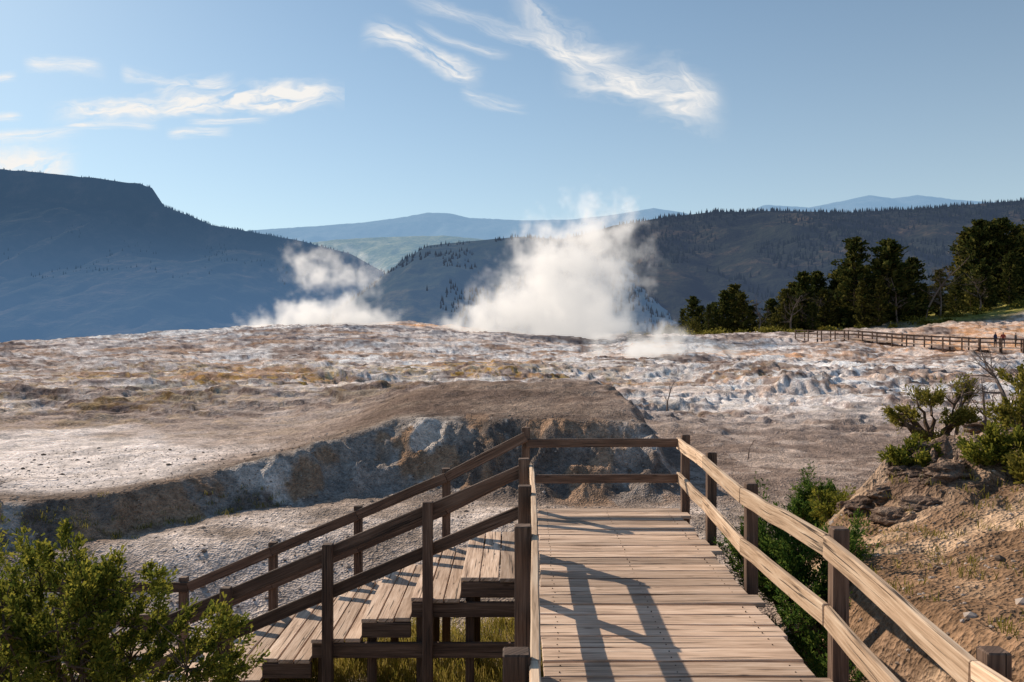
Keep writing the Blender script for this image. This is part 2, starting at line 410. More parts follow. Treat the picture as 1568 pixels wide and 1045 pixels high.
M_gold=leafmat('yellowish_needles',(.09,.095,.02),(.20,.18,.035),(.36,.30,.07),.5)
M_grass=leafmat('dry_grass',(.18,.18,.03),(.38,.31,.07),(.55,.43,.15),.45)
m,t=newmat('bark');pos=t.n('ShaderNodeNewGeometry').outputs['Position']
n=t.noise(t.mapping(pos,(30,30,6)),1,3,.7);out(t,pbsdf(t,t.ramp(n,[(.3,(.04,.027,.02)),(.7,(.20,.14,.10))]),.9,n,.8,.01));M_bark=m
m,t=newmat('dead_wood');pos=t.n('ShaderNodeNewGeometry').outputs['Position']
n=t.noise(t.mapping(pos,(25,25,5)),1,3,.7);out(t,pbsdf(t,t.ramp(n,[(.3,(.09,.07,.062)),(.7,(.28,.22,.19))]),.9,n,.5,.01));M_dead=m
def wander(a,b,n,amp):
    a=Vector(a);b=Vector(b);pts=[]
    L=(b-a).length
    for i in range(n+1):
        t=i/n;p=a.lerp(b,t)
        if 0<i<n: p+=Vector([random.gauss(0,amp*L) for _ in range(3)])
        pts.append(p)
    return pts
def shrub(name,base,ells,ncl,leaf,clr,nleaf,mat,r0=.05,limbs=7,up=.6,fork=.25,bark=None,aspect=.42):
    mb=MB();limbpts=[]
    base=Vector(base);E=np.array(ells,float)
    vol=E[:,3]*E[:,4]*E[:,5];vol/=vol.sum()
    cen=Vector(np.average(E[:,:3],axis=0,weights=vol).tolist())
    forkp=base.lerp(cen,fork)
    tp=wander(base,forkp,4,.05);mb.tube(tp,[r0*(1-.1*i) for i in range(5)],8,0)
    for k in range(limbs):
        e=E[k%len(E)] if k<len(E)*2 else E[rng.choice(len(E),p=vol)]
        d=rng.normal(size=3);d/=np.linalg.norm(d);d[2]=abs(d[2])*.8
        tgt=Vector((e[:3]+d*e[3:]*.7).tolist())
        pts=wander(forkp,tgt,7,.05)
        mb.tube(pts,[r0*.6*(1-i/8.5) for i in range(8)],6,0);limbpts+= [(p,r0*.6*(1-i/8.5)) for i,p in enumerate(pts)][1:]
    LP=np.array([tuple(p) for p,_ in limbpts])
    Cs=[]
    for k in range(ncl):
        e=E[rng.choice(len(E),p=vol)]
        d=rng.normal(size=3);d/=np.linalg.norm(d);rr=rng.uniform(.35,1.0)**.6
        c=e[:3]+d*rr*e[3:]*(1+.18*rng.normal())
        Cs.append(c)
        j=np.argmin(((LP-c)**2).sum(1)+ (LP[:,2]>c[2])*.02)
        q=wander(limbpts[j][0],c.tolist(),3,.07)
        r=min(limbpts[j][1]*.6,r0*.16)+.0015
        mb.tube(q,[r,r*.8,r*.6,r*.35],4,0)
    Cs=np.array(Cs)
    cn=np.array(cen)
    od=Cs-cn;od/=np.linalg.norm(od,axis=1,keepdims=True)+1e-6;od[:,2]+=up
    od/=np.linalg.norm(od,axis=1,keepdims=True)
    idx=np.repeat(np.arange(len(Cs)),nleaf);N=len(idx)
    sc=rng.uniform(.5,1.4,len(Cs))[idx][:,None]
    off=rng.normal(size=(N,3))*clr*.36*sc
    along=rng.uniform(-.8,1.4,N)[:,None]*clr*sc
    C=Cs[idx]+off+od[idx]*along
    D=od[idx]*1.0+off/clr*1.2+rng.normal(size=(N,3))*.45
    mb.addq(leafq(C,D,rng.uniform(.6,1.3,N)*leaf,rng.uniform(.6,1.3,N)*leaf*aspect),1)
    return mb.obj(name,[bark or M_bark,mat])
shrub('juniper_shrub',(-2.7,5.3,-2.1),[(-3.05,5.3,.64,.42,.40,.46),(-2.62,5.3,.48,.38,.4,.46),(-2.08,5.4,.22,.32,.3,.42),(-3.5,5.2,.20,.42,.4,.55),(-2.6,5.1,-.35,.9,.4,.45)],520,.032,.066,95,M_jun,.055,20,aspect=.5)
shrub('juniper_shrub',(-3.9,6.6,-2.1),[(-4.2,6.6,.15,.45,.5,.7),(-3.6,6.4,-.3,.6,.5,.7)],180,.034,.07,60,M_jun,.045,10)
zb=Hs(3.3,9)
shrub('green_bush',(3.2,9.0,zb-.3),[(3.0,9.3,-.1,.45,.6,.5),(3.5,8.9,-.2,.6,.6,.55),(3.9,8.8,-.4,.5,.5,.5),(3.2,8.2,-.6,.6,.5,.4)],600,.038,.09,80,M_jun2,.04,14,.8)
shrub('green_bush',(3.0,6.9,-1.0),[(2.9,6.9,-.75,.3,.5,.35),(3.1,7.5,-.7,.35,.5,.35)],150,.034,.07,60,M_jun2,.03,8,.8)
def at(x,y,dz=0): return (x,y,Hs(x,y)+dz)
z0=Hs(6.95,13)
shrub('limber_pine_tree',(7.0,13,z0-.1),[(6.35,13,z0+1.15,.30,.26,.12),(6.85,13.1,z0+1.42,.26,.26,.11),(7.25,12.9,z0+1.12,.24,.26,.12),(6.68,12.8,z0+.82,.30,.26,.09),(7.45,13.2,z0+1.55,.18,.2,.14)],95,.05,.085,55,M_gold,.10,14,.9,.5)
for (x,y,rx,rz,mt_,nc) in ((5.6,14.6,.42,.44,M_jun2,150),(5.2,14.0,.3,.26,M_jun2,80),(6.3,14.2,.36,.28,M_jun2,90),(6.7,13.6,.34,.34,M_jun2,100),(7.3,14.2,.5,.35,M_jun,80),(5.2,13.0,.28,.22,M_jun,60),(6.2,12.6,.26,.2,M_jun2,60)):
    z=Hs(x,y);shrub('juniper_shrub',(x,y,z-.1),[(x,y,z+rz*.9,rx,rx,rz),(x-.2,y,z+rz*1.7,rx*.4,rx*.4,rz*.6),(x+.25,y,z+rz*1.5,rx*.3,rx*.3,rz*.5)],nc,.045,.085,60,mt_,.03,7,.8)
for (x,y,h,mt_) in ((6.9,10.8,1.0,M_gold),(7.35,11.2,1.6,M_gold),(6.5,9.8,.45,M_gold),(8.6,14.5,1.1,M_jun),(6.7,10.2,.7,M_jun),(6.25,10.5,.4,M_jun),(5.7,11.4,.35,M_jun)):
    z=Hs(x,y);shrub('young_pine_tree',(x,y,z-.05),[(x,y,z+h*.30,.28,.3,h*.2),(x+.05,y,z+h*.8,.12,.12,h*.25),(x-.22,y,z+h*.55,.16,.2,h*.12),(x+.2,y,z+h*.6,.14,.14,h*.1)],52,.06,.08,46,mt_,.025,9,1.2)
def deadtree(name,base,h,lean,mat=None,r=.05,dens=1.0,seed=0):
    random.seed(seed+100);mb=MB()
    def br(p,d,L,r,lv):
        n=6;pts=[p.copy()];q=p.copy();dd=d.copy()
        for i in range(n):
            dd=(dd+Vector([random.gauss(0,.17) for _ in range(3)])+Vector((0,0,.05))).normalized()
            q=q+dd*(L/n);pts.append(q.copy())
        mb.tube(pts,[r*(1-i/(n+.7)) for i in range(n+1)],6 if lv==0 else 4)
        if lv<3:
            for k in range(int((8 if lv==0 else 4)*dens)):
                i=random.randint(1 if lv else 2,n-1)
                nd=(dd*.35+Vector([random.gauss(0,1),random.gauss(0,1),random.gauss(.35,.5)]).normalized()).normalized()
                br(pts[i],nd,L*random.uniform(.3,.55)*(1-.3*i/n),r*(1-i/(n+.7))*.55,lv+1)
    br(Vector(base),Vector(lean).normalized(),h,r,0)
    return mb.obj(name,[mat or M_dead])
deadtree('dead_tree',at(7.35,13.2,-.1),2.1,(.05,0,1),seed=1,r=.06)
deadtree('dead_tree',at(8.05,12.9,-.1),2.2,(.1,0,1),seed=2,r=.07,dens=1.3)
deadtree('dead_tree',at(8.3,13.6,-.1),1.9,(-.2,0,1),seed=3,r=.06,dens=1.3)
deadtree('dead_tree',at(7.7,12.2,-.1),1.7,(.3,0,1),seed=12,r=.055,dens=1.2)
deadtree('dead_shrub',at(7.9,16.2,-.05),.8,(-.5,0,1),seed=4,r=.02)
deadtree('dead_shrub',at(6.3,16.5,-.05),.6,(.5,0,1),seed=5,r=.015)
deadtree('dead_shrub',at(7.2,15.6,-.05),1.0,(-1,0,.45),seed=6,r=.03)
deadtree('dead_shrub',at(7.0,36,-.05),1.7,(.1,0,1),seed=7,r=.05)
deadtree('dead_shrub',at(6.8,23,-.05),.7,(.1,0,1),seed=8,r=.02)
deadtree('dead_shrub',at(-9.3,14.3,-.05),.9,(.3,0,1),seed=9,r=.02)
random.seed(77)
# ------------------------------------------------------------------ rocks
m,t=newmat('rock');pos=t.n('ShaderNodeNewGeometry').outputs['Position']
n=t.noise(pos,6,5,.75);n2=t.noise(t.mapping(pos,(3,3,14)),1,4,.65)
out(t,pbsdf(t,t.ramp(t.m('ADD',t.m('MULTIPLY',n,.6),t.m('MULTIPLY',n2,.4)),[(.36,(.08,.055,.043)),(.5,(.22,.155,.12)),(.64,(.38,.285,.22))]),.95,t.m('ADD',n,n2),1,.12));M_rock=m
def ico(sub):
    bm=bmesh.new();bmesh.ops.create_icosphere(bm,subdivisions=sub,radius=1)
    V=np.array([v.co[:] for v in bm.verts]);F=[tuple(v.index for v in f.verts) for f in bm.faces];bm.free();return V,F
I3=ico(4);I1=ico(1)
def rocks(name,items,mat,base=I3,amp=.35):
    mb=MB()
    for (x,y,z,sx,sy,sz) in items:
        V,F=base;s=random.random()*100
        n=fbm(V[:,0]*1.6+s+V[:,2]*.9,V[:,1]*1.6+V[:,2]*1.7+s,3,5,.6)-.5
        if base is I3: n=np.round(n*7)/7*.6+n*.4+.35*(np.floor(V[:,2]*3+s+n*2)%2-.5)*.35
        W=V*(1+amp*2*n)[:,None]*np.array([sx,sy,sz])
        a=random.uniform(0,3);R=np.array([[math.cos(a),-math.sin(a),0],[math.sin(a),math.cos(a),0],[0,0,1]])
        mb.add((W@R.T+np.array([x,y,z])).tolist(),F)
    return mb.obj(name,[mat])
it=[]
for k in range(80):
    t_=random.random();x=4.9+t_*5.5;y=11.1+t_*2.6+random.uniform(-1.2,1.0);s=random.uniform(.06,.24)
    it.append((x,y,Hs(x,y)+random.uniform(-.12,.02),s*1.5,s*1.1,s*.7))
rocks('rock_outcrop',it,M_rock,amp=.5)
it=[]
for k in range(4600):
    if k<1900: x=random.uniform(2.9,9);y=random.uniform(3.5,13)
    else: x=random.uniform(-12,5);y=random.uniform(11.6,21)
    it.append((x,y,0,1,1,1))
A=np.array(it);zz=H(A[:,0],A[:,1]);it=[]
for (x,y,_,_,_,_),z in zip(A,zz):
    s=random.uniform(.010,.024)*(1+ (random.random()<.06)*1.4);it.append((x,y,z,s*1.3,s,s*.75))
m,t=newmat('stone');isl=t.n('ShaderNodeNewGeometry').outputs['Random Per Island']
out(t,pbsdf(t,t.ramp(isl,[(0,(.12,.09,.07)),(.6,(.33,.26,.21)),(1,(.52,.45,.40))]),.9));rocks('stones',it,m,I1,.3)
# ------------------------------------------------------------------ grass
def grass(name,pts,h,per,mat,spread=.06):
    P=np.array(pts);idx=np.repeat(np.arange(len(P)),per);N=len(idx)
    B=P[idx].copy();B[:,:2]+=rng.normal(size=(N,2))*spread
    L=rng.uniform(.4,1.2,N)*h
    D=rng.normal(size=(N,3))*.35;D[:,2]=1
    C=B+D/np.linalg.norm(D,axis=1,keepdims=True)*(L*.5)[:,None]
    q=leafq(C,D,L,np.full(N,.012));q[:,2]=(q[:,2]+q[:,3])/2+.001;mb=MB();mb.addq(q);return mb.obj(name,[mat])
pts=[(random.uniform(-3.6,.8),random.uniform(9.3,12.0),0) for k in range(900)]
P=np.array(pts);P[:,2]=H(P[:,0],P[:,1]);grass('grass',P,.22,22,M_grass)
pts=[(random.uniform(3.0,8.5),random.uniform(4.5,12.5),0) for k in range(380)]
for k in range(130):
    x=random.uniform(-9,-4.8);y=float(np.interp(x,[-9,-7.3,-5.4,-3],[13,13.9,16.3,18]))+random.gauss(0,.35);pts.append((x,y,0))
P=np.array(pts);P[:,2]=H(P[:,0],P[:,1]);grass('grass_tufts',P,.09,10,M_gold,.05)
# ------------------------------------------------------------------ pine trees
def pinegeo(Ht,R,nw,cards,seed,lowpoly=False,ragged=.34):
    r=np.random.default_rng(seed);mb=MB()
    mb.tube([(0,0,-.5),(0,0,Ht*.5),(0,0,Ht*.98)],[Ht*.014,Ht*.009,.02],6,0)
    Cc=[];Dd=[]
    ph=r.uniform(0,6)
    for w in range(nw):
        t_=.06+.94*(w/nw);z=Ht*t_
        rad=R*(1-t_)**.62*min(1,(t_/.25)**.7)*(1+.22*math.sin(w*1.1+ph))+.12
        nb=6
        a0=r.uniform(0,6.28)
        for b in range(nb):
            a=a0+b*6.28/nb+r.normal()*.3;rb=rad*max(.25,1+ragged*r.normal())
            if r.random()<.16: continue
            slope=.35*(t_)+.02
            tip=(math.cos(a)*rb,math.sin(a)*rb,z+rb*slope)
            if not lowpoly: mb.tube([(0,0,z),tip],[.05,.012],3,0)
            for c in range(cards):
                s=.3+.7*(c+.6)/cards
                n=3 if not lowpoly else 1
                for q in range(n):
                    Cc.append(np.array(tip)*s+np.array([0,0,z*(1-s)])+r.normal(size=3)*np.array([.2,.2,.12])*(R/2.8))
                    Dd.append(np.array([math.cos(a),math.sin(a),.6])+r.normal(size=3)*.5)
    Cc=np.array(Cc);Dd=np.array(Dd);sz=(R/2.8)*(.5 if not lowpoly else .95)
    mb.addq(leafq(Cc,Dd,r.uniform(.6,1.3,len(Cc))*sz,r.uniform(.6,1.3,len(Cc))*sz*.5),1)
    return mb
variants=[]
for k,(h,r_,mt_) in enumerate(((15,3.5,M_pine),(13,3.9,M_pine2),(16,3.4,M_pine2),(12,3.6,M_pine),(14,4.2,M_pine))):
    variants.append((pinegeo(h,r_,26,7,k+3).obj('pine_tree',[M_bark,mt_]),h))
used=set()
def pine(px,y,h,k):
    x=(px-784)/1220*y;z=Hs(x,y)-.2;k%=5
    o,hh=variants[k]
    if k in used: o=bpy.data.objects.new('pine_tree',o.data);scene.collection.objects.link(o)
    used.add(k)
    s=h/hh;o.location=(x,y,z);o.scale=(s*random.uniform(.85,1.2),s*random.uniform(.85,1.2),s);o.rotation_euler=(random.uniform(-.04,.04),random.uniform(-.04,.04),random.uniform(0,6))
spec=[(1308,150,17.5),(1330,158,12),(1360,148,15.5),(1386,152,11),(1282,160,12),(1264,152,8),(1228,156,12),(1203,150,8.5),(1180,158,7),(1125,160,10),(1150,156,6),(1095,158,7),(1072,162,6),(1045,166,5.5),
(1345,144,9),(1245,147,6),(1438,150,9),(1412,160,7),(1320,146,9),(1375,149,10),
(1480,165,15),(1498,160,17),(1516,170,16),(1534,158,16),(1556,165,14),(1580,158,15),(1466,158,7),(1506,150,9),(1545,150,10),(1610,160,19),(1640,150,18),(1015,170,4.5),(990,172,4),(1030,172,5),
(1108,154,9),(1138,152,8),(1060,158,8),(1215,160,10),(1252,162,12),(1295,154,13),(1350,156,13),(975,168,5),(1398,150,12),(1085,152,6)]
for i,(px,y,h) in enumerate(spec): pine(px,y,h,i*7+i//3)
for i,(px,y,h) in enumerate(((1212,147,8),(1418,146,14),(1165,150,7),(1440,148,8),(1240,152,8),(1110,155,6),(1375,146,9),(1500,148,9))):
    x=(px-784)/1220*y;deadtree('dead_tree',(x,y,Hs(x,y)-.2),h,(0,0,1),r=.2,dens=1.5,seed=20+i)
random.seed(5)
mb=MB();low=[pinegeo(5,1.9,12,3,60+k,True) for k in range(3)]
lowa=[(np.array(l.v),l.f,l.mi) for l in low]
for k in range(150):
    px=random.uniform(930,1600);y=random.uniform(148,176);x=(px-784)/1220*y
    V,F,mi=lowa[k%3];s=random.uniform(.4,1.0)*(.65+.4*(px-950)/600)
    W=V*s+np.array([x,y,Hs(x,y)-.2]);b=mb.n
    mb.v.extend(map(tuple,W.tolist()));mb.n+=len(W)
    for f,mm in zip(F,mi): mb.f.append(tuple(b+j for j in f));mb.mi.append(mm);mb.uv.extend([(0,0)]*len(f))
mb.obj('distant_tree_line',[M_bark,M_pine2])
mb=MB()
for k in range(46):
    px=random.uniform(1050,1600);y=random.uniform(138,150);x=(px-784)/1220*y;z=Hs(x,y);f=random.uniform(.4,1.0)
    C=rng.normal(size=(140,3))*np.array([1.0,.8,.45])*f+np.array([x,y,z+.4*f]);mb.addq(leafq(C,rng.normal(size=(140,3))+np.array([0,0,.6]),.35,.2))
mb.obj('rim_shrubs',[M_gold])
# ------------------------------------------------------------------ distant boardwalk and visitors
path=[(40.5,112),(45,105),(49,98),(54,92),(62,88),(74,86)]
pts=[Vector((p[0],p[1],max(Hs(*p),0)+.35)) for p in path]
def farwalk():
    e=empty('distant_boardwalk');mp=MB();md=MB()
    for a,b in zip(pts[:-1],pts[1:]):
        d=(b-a).normalized();n=Vector((-d.y,d.x,0)).normalized();L=(b-a).length
        md.beam(a,b,2.0,.12)
        for s in (-1,1):
            o=n*s*1.0
            for zz in (1.0,.55): mp.beam(a+o+Vector((0,0,zz)),b+o+Vector((0,0,zz)),.06,.14)
            k=0
            while k<L: mp.beam(a+o+d*k+Vector((0,0,-.8)),a+o+d*k+Vector((0,0,1.1)),.13,.13,(0,1,0));k+=2.1
    mp.obj('railings',[M_post],0,parent=e);md.obj('deck',[M_deck],0,parent=e)
farwalk()
def person(f,side,shirt,pants,face,arm=0):
    a,b=pts[3],pts[4];p=a.lerp(b,f);d=(b-a).normalized();p=p+Vector((-d.y,d.x,0))*side+Vector((0,0,.06))
    m,t=newmat('clothes_and_skin')
    g=t.n('ShaderNodeTexCoord').outputs['Object'];zz=t.n('ShaderNodeSeparateXYZ',ins={0:g}).outputs[2]
    c=t.ramp(t.m('DIVIDE',zz,1.8),[(0,(.03,.025,.02)),(.05,pants),(.53,shirt),(.82,(.45,.28,.2)),(.93,(.05,.03,.02))]);
    for nd in t.nt.nodes:
        if nd.type=='VALTORGB': nd.color_ramp.interpolation='CONSTANT'
    out(t,pbsdf(t,c,.8))
    J=[((0,0,.95),.15),((0,0,1.15),.14),((0,0,1.4),.16),((0,0,1.52),.06),((0,-.01,1.62),.095),((0,0,1.72),.085),
       ((.19,0,1.4),.06),((.25,.02+arm*.1,1.12),.045),((.24,-.1-arm*.15,.9),.035),((.24,-.12-arm*.2,.82),.04),
       ((-.19,0,1.4),.06),((-.25,.02,1.12),.045),((-.23,-.08,.88),.035),((-.23,-.1,.8),.04),
       ((.1,0,.86),.1),((.11,-.02,.48),.07),((.11,.02,.09),.05),((.12,-.13,.04),.04),
       ((-.1,0,.86),.1),((-.12,.02,.48),.07),((-.13,.06,.09),.05),((-.14,-.09,.04),.04)]
    E=[(0,1),(1,2),(2,3),(3,4),(4,5),(2,6),(6,7),(7,8),(8,9),(2,10),(10,11),(11,12),(12,13),(0,14),(14,15),(15,16),(16,17),(0,18),(18,19),(19,20),(20,21)]
    me=bpy.data.meshes.new('person');me.from_pydata([j[0] for j in J],E,[]);me.materials.append(m)
    o=bpy.data.objects.new('person',me);scene.collection.objects.link(o)
    s=o.modifiers.new('skin','SKIN')
    sv=me.skin_vertices[0].data
    for i,j in enumerate(J): sv[i].radius=(j[1],j[1]*.85)
    sv[0].use_root=True
    o.modifiers.new('sub','SUBSURF').levels=1;o.modifiers['sub'].render_levels=2
    o.location=p;o.rotation_euler=(0,0,face)
person(.18,.4,(.04,.05,.10),(.03,.03,.04),.4);person(.26,-.1,(.30,.07,.05),(.04,.05,.08),-.5,1);person(.40,.3,(.06,.06,.07),(.10,.08,.06),1.2)
# ------------------------------------------------------------------ mountains
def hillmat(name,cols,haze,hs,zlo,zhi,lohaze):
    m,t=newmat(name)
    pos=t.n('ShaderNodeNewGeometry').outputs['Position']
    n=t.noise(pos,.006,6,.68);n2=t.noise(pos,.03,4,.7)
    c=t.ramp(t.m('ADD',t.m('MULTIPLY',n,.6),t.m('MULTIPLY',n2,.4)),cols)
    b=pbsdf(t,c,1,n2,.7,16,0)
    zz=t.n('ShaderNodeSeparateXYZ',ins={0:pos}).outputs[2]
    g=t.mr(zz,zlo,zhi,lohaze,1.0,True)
    e=t.n('ShaderNodeEmission',ins={'Color':(*haze,1),'Strength':t.m('MULTIPLY',g,hs)}).outputs[0]  # painted haze: bluish glow added to the slope, stronger low down
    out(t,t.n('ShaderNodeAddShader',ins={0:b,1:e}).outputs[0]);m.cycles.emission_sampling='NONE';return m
def mountain(name,D,y0,prof,foot,mat,xr,nx,ny,gul,prof_t,seed,spur=0,rough=6):
    px=np.array([p[0] for p in prof],float);py=np.array([p[1] for p in prof],float)
    rx=(px-784)/1220*D;rz=EYE+(522-py)/1220*D
    def hf(x,y):
        t=(y-y0)/(D-y0)
        xs=x+spur*np.clip(1-t,0,1)*(D-y0)
        g=fbm(xs/gul,y/(gul*4),seed,5,.55)
        rg=np.interp(xs,rx,rz)
        f=np.interp(t+(g-.5)*.28*sst(1.0,.75,t),[p[0] for p in prof_t],[p[1] for p in prof_t])
        z=foot+(rg-foot)*f
        z=z+(fbm(x/(gul*.3),y/(gul*.3),seed+9,4)-.5)*rough*sst(1.02,.9,t)*4+(fbm(x/60,y/60,seed+5,3)-.5)*rough*.7
        z=np.where(t>1.0,z-(t-1)*(D-y0)*.5,z)
        return z
    xx=np.linspace(xr[0],xr[1],nx);tt=np.linspace(0,1.2,ny);yy=y0+tt*(D-y0)
    X,Y=np.meshgrid(xx,yy);Z=hf(X,Y)
    V=np.stack([X,Y,Z],-1).reshape(-1,3);i=np.arange(ny-1)[:,None]*nx+np.arange(nx-1)[None]
    F=np.stack([i,i+1,i+nx+1,i+nx],-1).reshape(-1,4)
    me=bpy.data.meshes.new(name);me.from_pydata(V.tolist(),[],F.tolist());me.polygons.foreach_set('use_smooth',np.ones(len(F),bool))
    me.materials.append(mat);o=bpy.data.objects.new(name,me);scene.collection.objects.link(o)
    return hf
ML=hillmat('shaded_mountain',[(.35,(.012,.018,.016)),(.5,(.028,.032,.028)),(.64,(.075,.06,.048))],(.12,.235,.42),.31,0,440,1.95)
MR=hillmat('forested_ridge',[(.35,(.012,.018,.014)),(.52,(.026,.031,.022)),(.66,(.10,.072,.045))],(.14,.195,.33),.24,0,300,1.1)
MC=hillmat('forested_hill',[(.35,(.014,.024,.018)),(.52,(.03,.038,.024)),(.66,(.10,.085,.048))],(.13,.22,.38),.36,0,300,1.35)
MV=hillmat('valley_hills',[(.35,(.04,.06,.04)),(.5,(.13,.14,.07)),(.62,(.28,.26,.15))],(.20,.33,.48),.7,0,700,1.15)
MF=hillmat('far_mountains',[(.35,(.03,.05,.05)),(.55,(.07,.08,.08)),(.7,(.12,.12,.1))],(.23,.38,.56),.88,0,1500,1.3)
pt=[(-.3,-.03),(0,0),(.35,.22),(.7,.60),(.88,.80),(.94,.85),(.965,1.0),(1.3,1.0)]
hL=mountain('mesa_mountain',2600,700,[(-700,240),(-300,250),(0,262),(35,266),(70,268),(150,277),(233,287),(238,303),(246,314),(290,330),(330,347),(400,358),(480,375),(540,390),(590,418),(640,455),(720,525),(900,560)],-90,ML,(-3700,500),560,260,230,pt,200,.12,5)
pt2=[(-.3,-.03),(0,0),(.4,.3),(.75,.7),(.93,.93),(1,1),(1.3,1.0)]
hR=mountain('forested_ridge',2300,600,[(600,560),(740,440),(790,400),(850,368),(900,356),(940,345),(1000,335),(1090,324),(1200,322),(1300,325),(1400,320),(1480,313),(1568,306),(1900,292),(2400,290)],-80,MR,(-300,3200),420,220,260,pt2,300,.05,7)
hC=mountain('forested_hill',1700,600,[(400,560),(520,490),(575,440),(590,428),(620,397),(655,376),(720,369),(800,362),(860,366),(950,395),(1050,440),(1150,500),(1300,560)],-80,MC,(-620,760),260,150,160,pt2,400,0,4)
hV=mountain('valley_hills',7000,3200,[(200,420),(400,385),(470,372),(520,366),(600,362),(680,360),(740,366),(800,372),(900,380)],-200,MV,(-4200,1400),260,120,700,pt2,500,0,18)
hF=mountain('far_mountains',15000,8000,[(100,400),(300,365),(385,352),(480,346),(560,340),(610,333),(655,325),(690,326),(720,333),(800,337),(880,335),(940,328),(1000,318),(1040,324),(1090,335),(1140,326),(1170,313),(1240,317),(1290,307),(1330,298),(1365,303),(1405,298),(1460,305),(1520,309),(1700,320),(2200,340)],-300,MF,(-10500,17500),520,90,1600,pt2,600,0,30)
def forest(name,hf,n,xr,yr,hh,mat,crest=None,thr=.5,seed=1):
    r=np.random.default_rng(seed)
    x=r.uniform(*xr,n);y=r.uniform(*yr,n)
    keep=fbm(x/150,y/220,seed,4)>thr
    x=x[keep];y=y[keep]
    if crest:
        xc=r.uniform(crest[0],crest[1],crest[2]);k2=fbm(xc/60,xc*0,seed+3,3)>.36;xc=xc[k2]
        x=np.concatenate([x,xc]);y=np.concatenate([y,r.uniform(crest[3],crest[4],len(xc))])
    z=hf(x,y);N=len(x);h=r.uniform(.5,1.3,N)*hh;rad=h*r.uniform(.16,.28,N);a0=r.uniform(0,6,N)
    ang=a0[:,None]+np.arange(5)[None]*2*math.pi/5
    ring=np.stack([x[:,None]+np.cos(ang)*rad[:,None],y[:,None]+np.sin(ang)*rad[:,None],np.repeat((z-1)[:,None],5,1)],-1)
    top=np.stack([x,y,z+h],-1)[:,None]
    V=np.concatenate([ring,top],1).reshape(-1,3)
    F=[(6*i+j,6*i+(j+1)%5,6*i+5) for i in range(N) for j in range(5)]
    me=bpy.data.meshes.new(name);me.from_pydata(V.tolist(),[],F);me.materials.append(mat)
    o=bpy.data.objects.new(name,me);scene.collection.objects.link(o)
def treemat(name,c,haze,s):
    m,t=newmat(name);b=pbsdf(t,c,1,spec=0);e=t.n('ShaderNodeEmission',ins={'Color':(*haze,1),'Strength':s}).outputs[0]  # even bluish glow added to the trees as painted haze
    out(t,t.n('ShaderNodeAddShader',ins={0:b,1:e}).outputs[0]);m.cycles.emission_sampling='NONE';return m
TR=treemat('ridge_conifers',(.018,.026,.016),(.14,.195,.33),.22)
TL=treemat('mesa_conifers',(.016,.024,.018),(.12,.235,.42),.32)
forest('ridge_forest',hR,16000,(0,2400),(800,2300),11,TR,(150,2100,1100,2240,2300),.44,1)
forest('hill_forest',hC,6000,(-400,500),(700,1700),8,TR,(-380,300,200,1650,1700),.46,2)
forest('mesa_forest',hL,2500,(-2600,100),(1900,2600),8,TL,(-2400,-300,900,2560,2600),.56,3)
# ------------------------------------------------------------------ steam (voxel fog built with geometry nodes)
vm_,t=newmat('steam_vapour')
dn=t.n('ShaderNodeAttribute',attribute_name='density').outputs['Fac']
v=t.n('ShaderNodeVolumePrincipled',ins={'Color':(1,.99,.98,1),'Anisotropy':.4,'Emission Color':(1,.95,.90,1)})
v.inputs['Density Attribute'].default_value=''
t.set(v,'Density',dn);t.set(v,'Emission Strength',t.m('MULTIPLY',dn,.38))  # added glow stands in for sunlight scattered inside the steam
out(t,v.outputs[0],True);vm_.cycles.volume_step_rate=4.0;vm_.cycles.emission_sampling='NONE'
def steam(name,box,blobs,dens,seed,nscale,vox=.45,lo=-1.05,hi=.5,wid=1.1):
    (x0,y0,z0),(x1,y1,z1)=box
    g=bpy.data.node_groups.new(name,'GeometryNodeTree')
    g.interface.new_socket(name='Geometry',in_out='INPUT',socket_type='NodeSocketGeometry')
    g.interface.new_socket(name='Geometry',in_out='OUTPUT',socket_type='NodeSocketGeometry')
    t=NT(g)
    pos=t.n('GeometryNodeInputPosition').outputs[0]
    w=t.n('ShaderNodeTexNoise',ins={'Vector':pos,'Scale':.16,'Detail':2.0}).outputs[1]
    wp=t.vm('ADD',pos,t.vm('MULTIPLY',t.vm('SUBTRACT',w,(.5,.5,.5)),(6,6,6)))
    cur=None
    for (bx,by,bz,r,k) in blobs:
        d=t.vm('LENGTH',t.vm('MULTIPLY',t.vm('SUBTRACT',wp,(bx,by,bz)),(1/r,.75/r,1/r)))
        v=t.m('MULTIPLY',t.m('SUBTRACT',1.0,d),k)
        cur=v if cur is None else t.m('MAXIMUM',cur,v)
    nz=t.noise(t.vm('ADD',wp,(seed,0,0)),nscale,5,.66)
    f=t.m('ADD',cur,t.mr(nz,.3,.7,lo,hi))
    dn=t.m('MULTIPLY',t.mr(f,0,wid,0,1),dens)
    vc=t.n('GeometryNodeVolumeCube',ins={'Min':(x0,y0,z0),'Max':(x1,y1,z1)})
    for a,b in (('Resolution X',x1-x0),('Resolution Y',y1-y0),('Resolution Z',z1-z0)): vc.inputs[a].default_value=int(b/vox)
    t.set(vc,'Density',dn)
    sm=t.n('GeometryNodeSetMaterial');t.set(sm,'Geometry',vc.outputs[0]);sm.inputs['Material'].default_value=vm_
    o_=t.n('NodeGroupOutput');g.links.new(sm.outputs[0],o_.inputs[0])
    me=bpy.data.meshes.new(name);me.from_pydata([(x0,y0,z0)],[],[]);me.materials.append(vm_)
    o=bpy.data.objects.new(name,me);scene.collection.objects.link(o)
    md=o.modifiers.new('fog','NODES');md.node_group=g
def bl(L,d):
    s=d/1220;return [((px-784)*s,d+random.uniform(-2,2),EYE+(522-py)*s,r*s,k) for px,py,r,k in L]
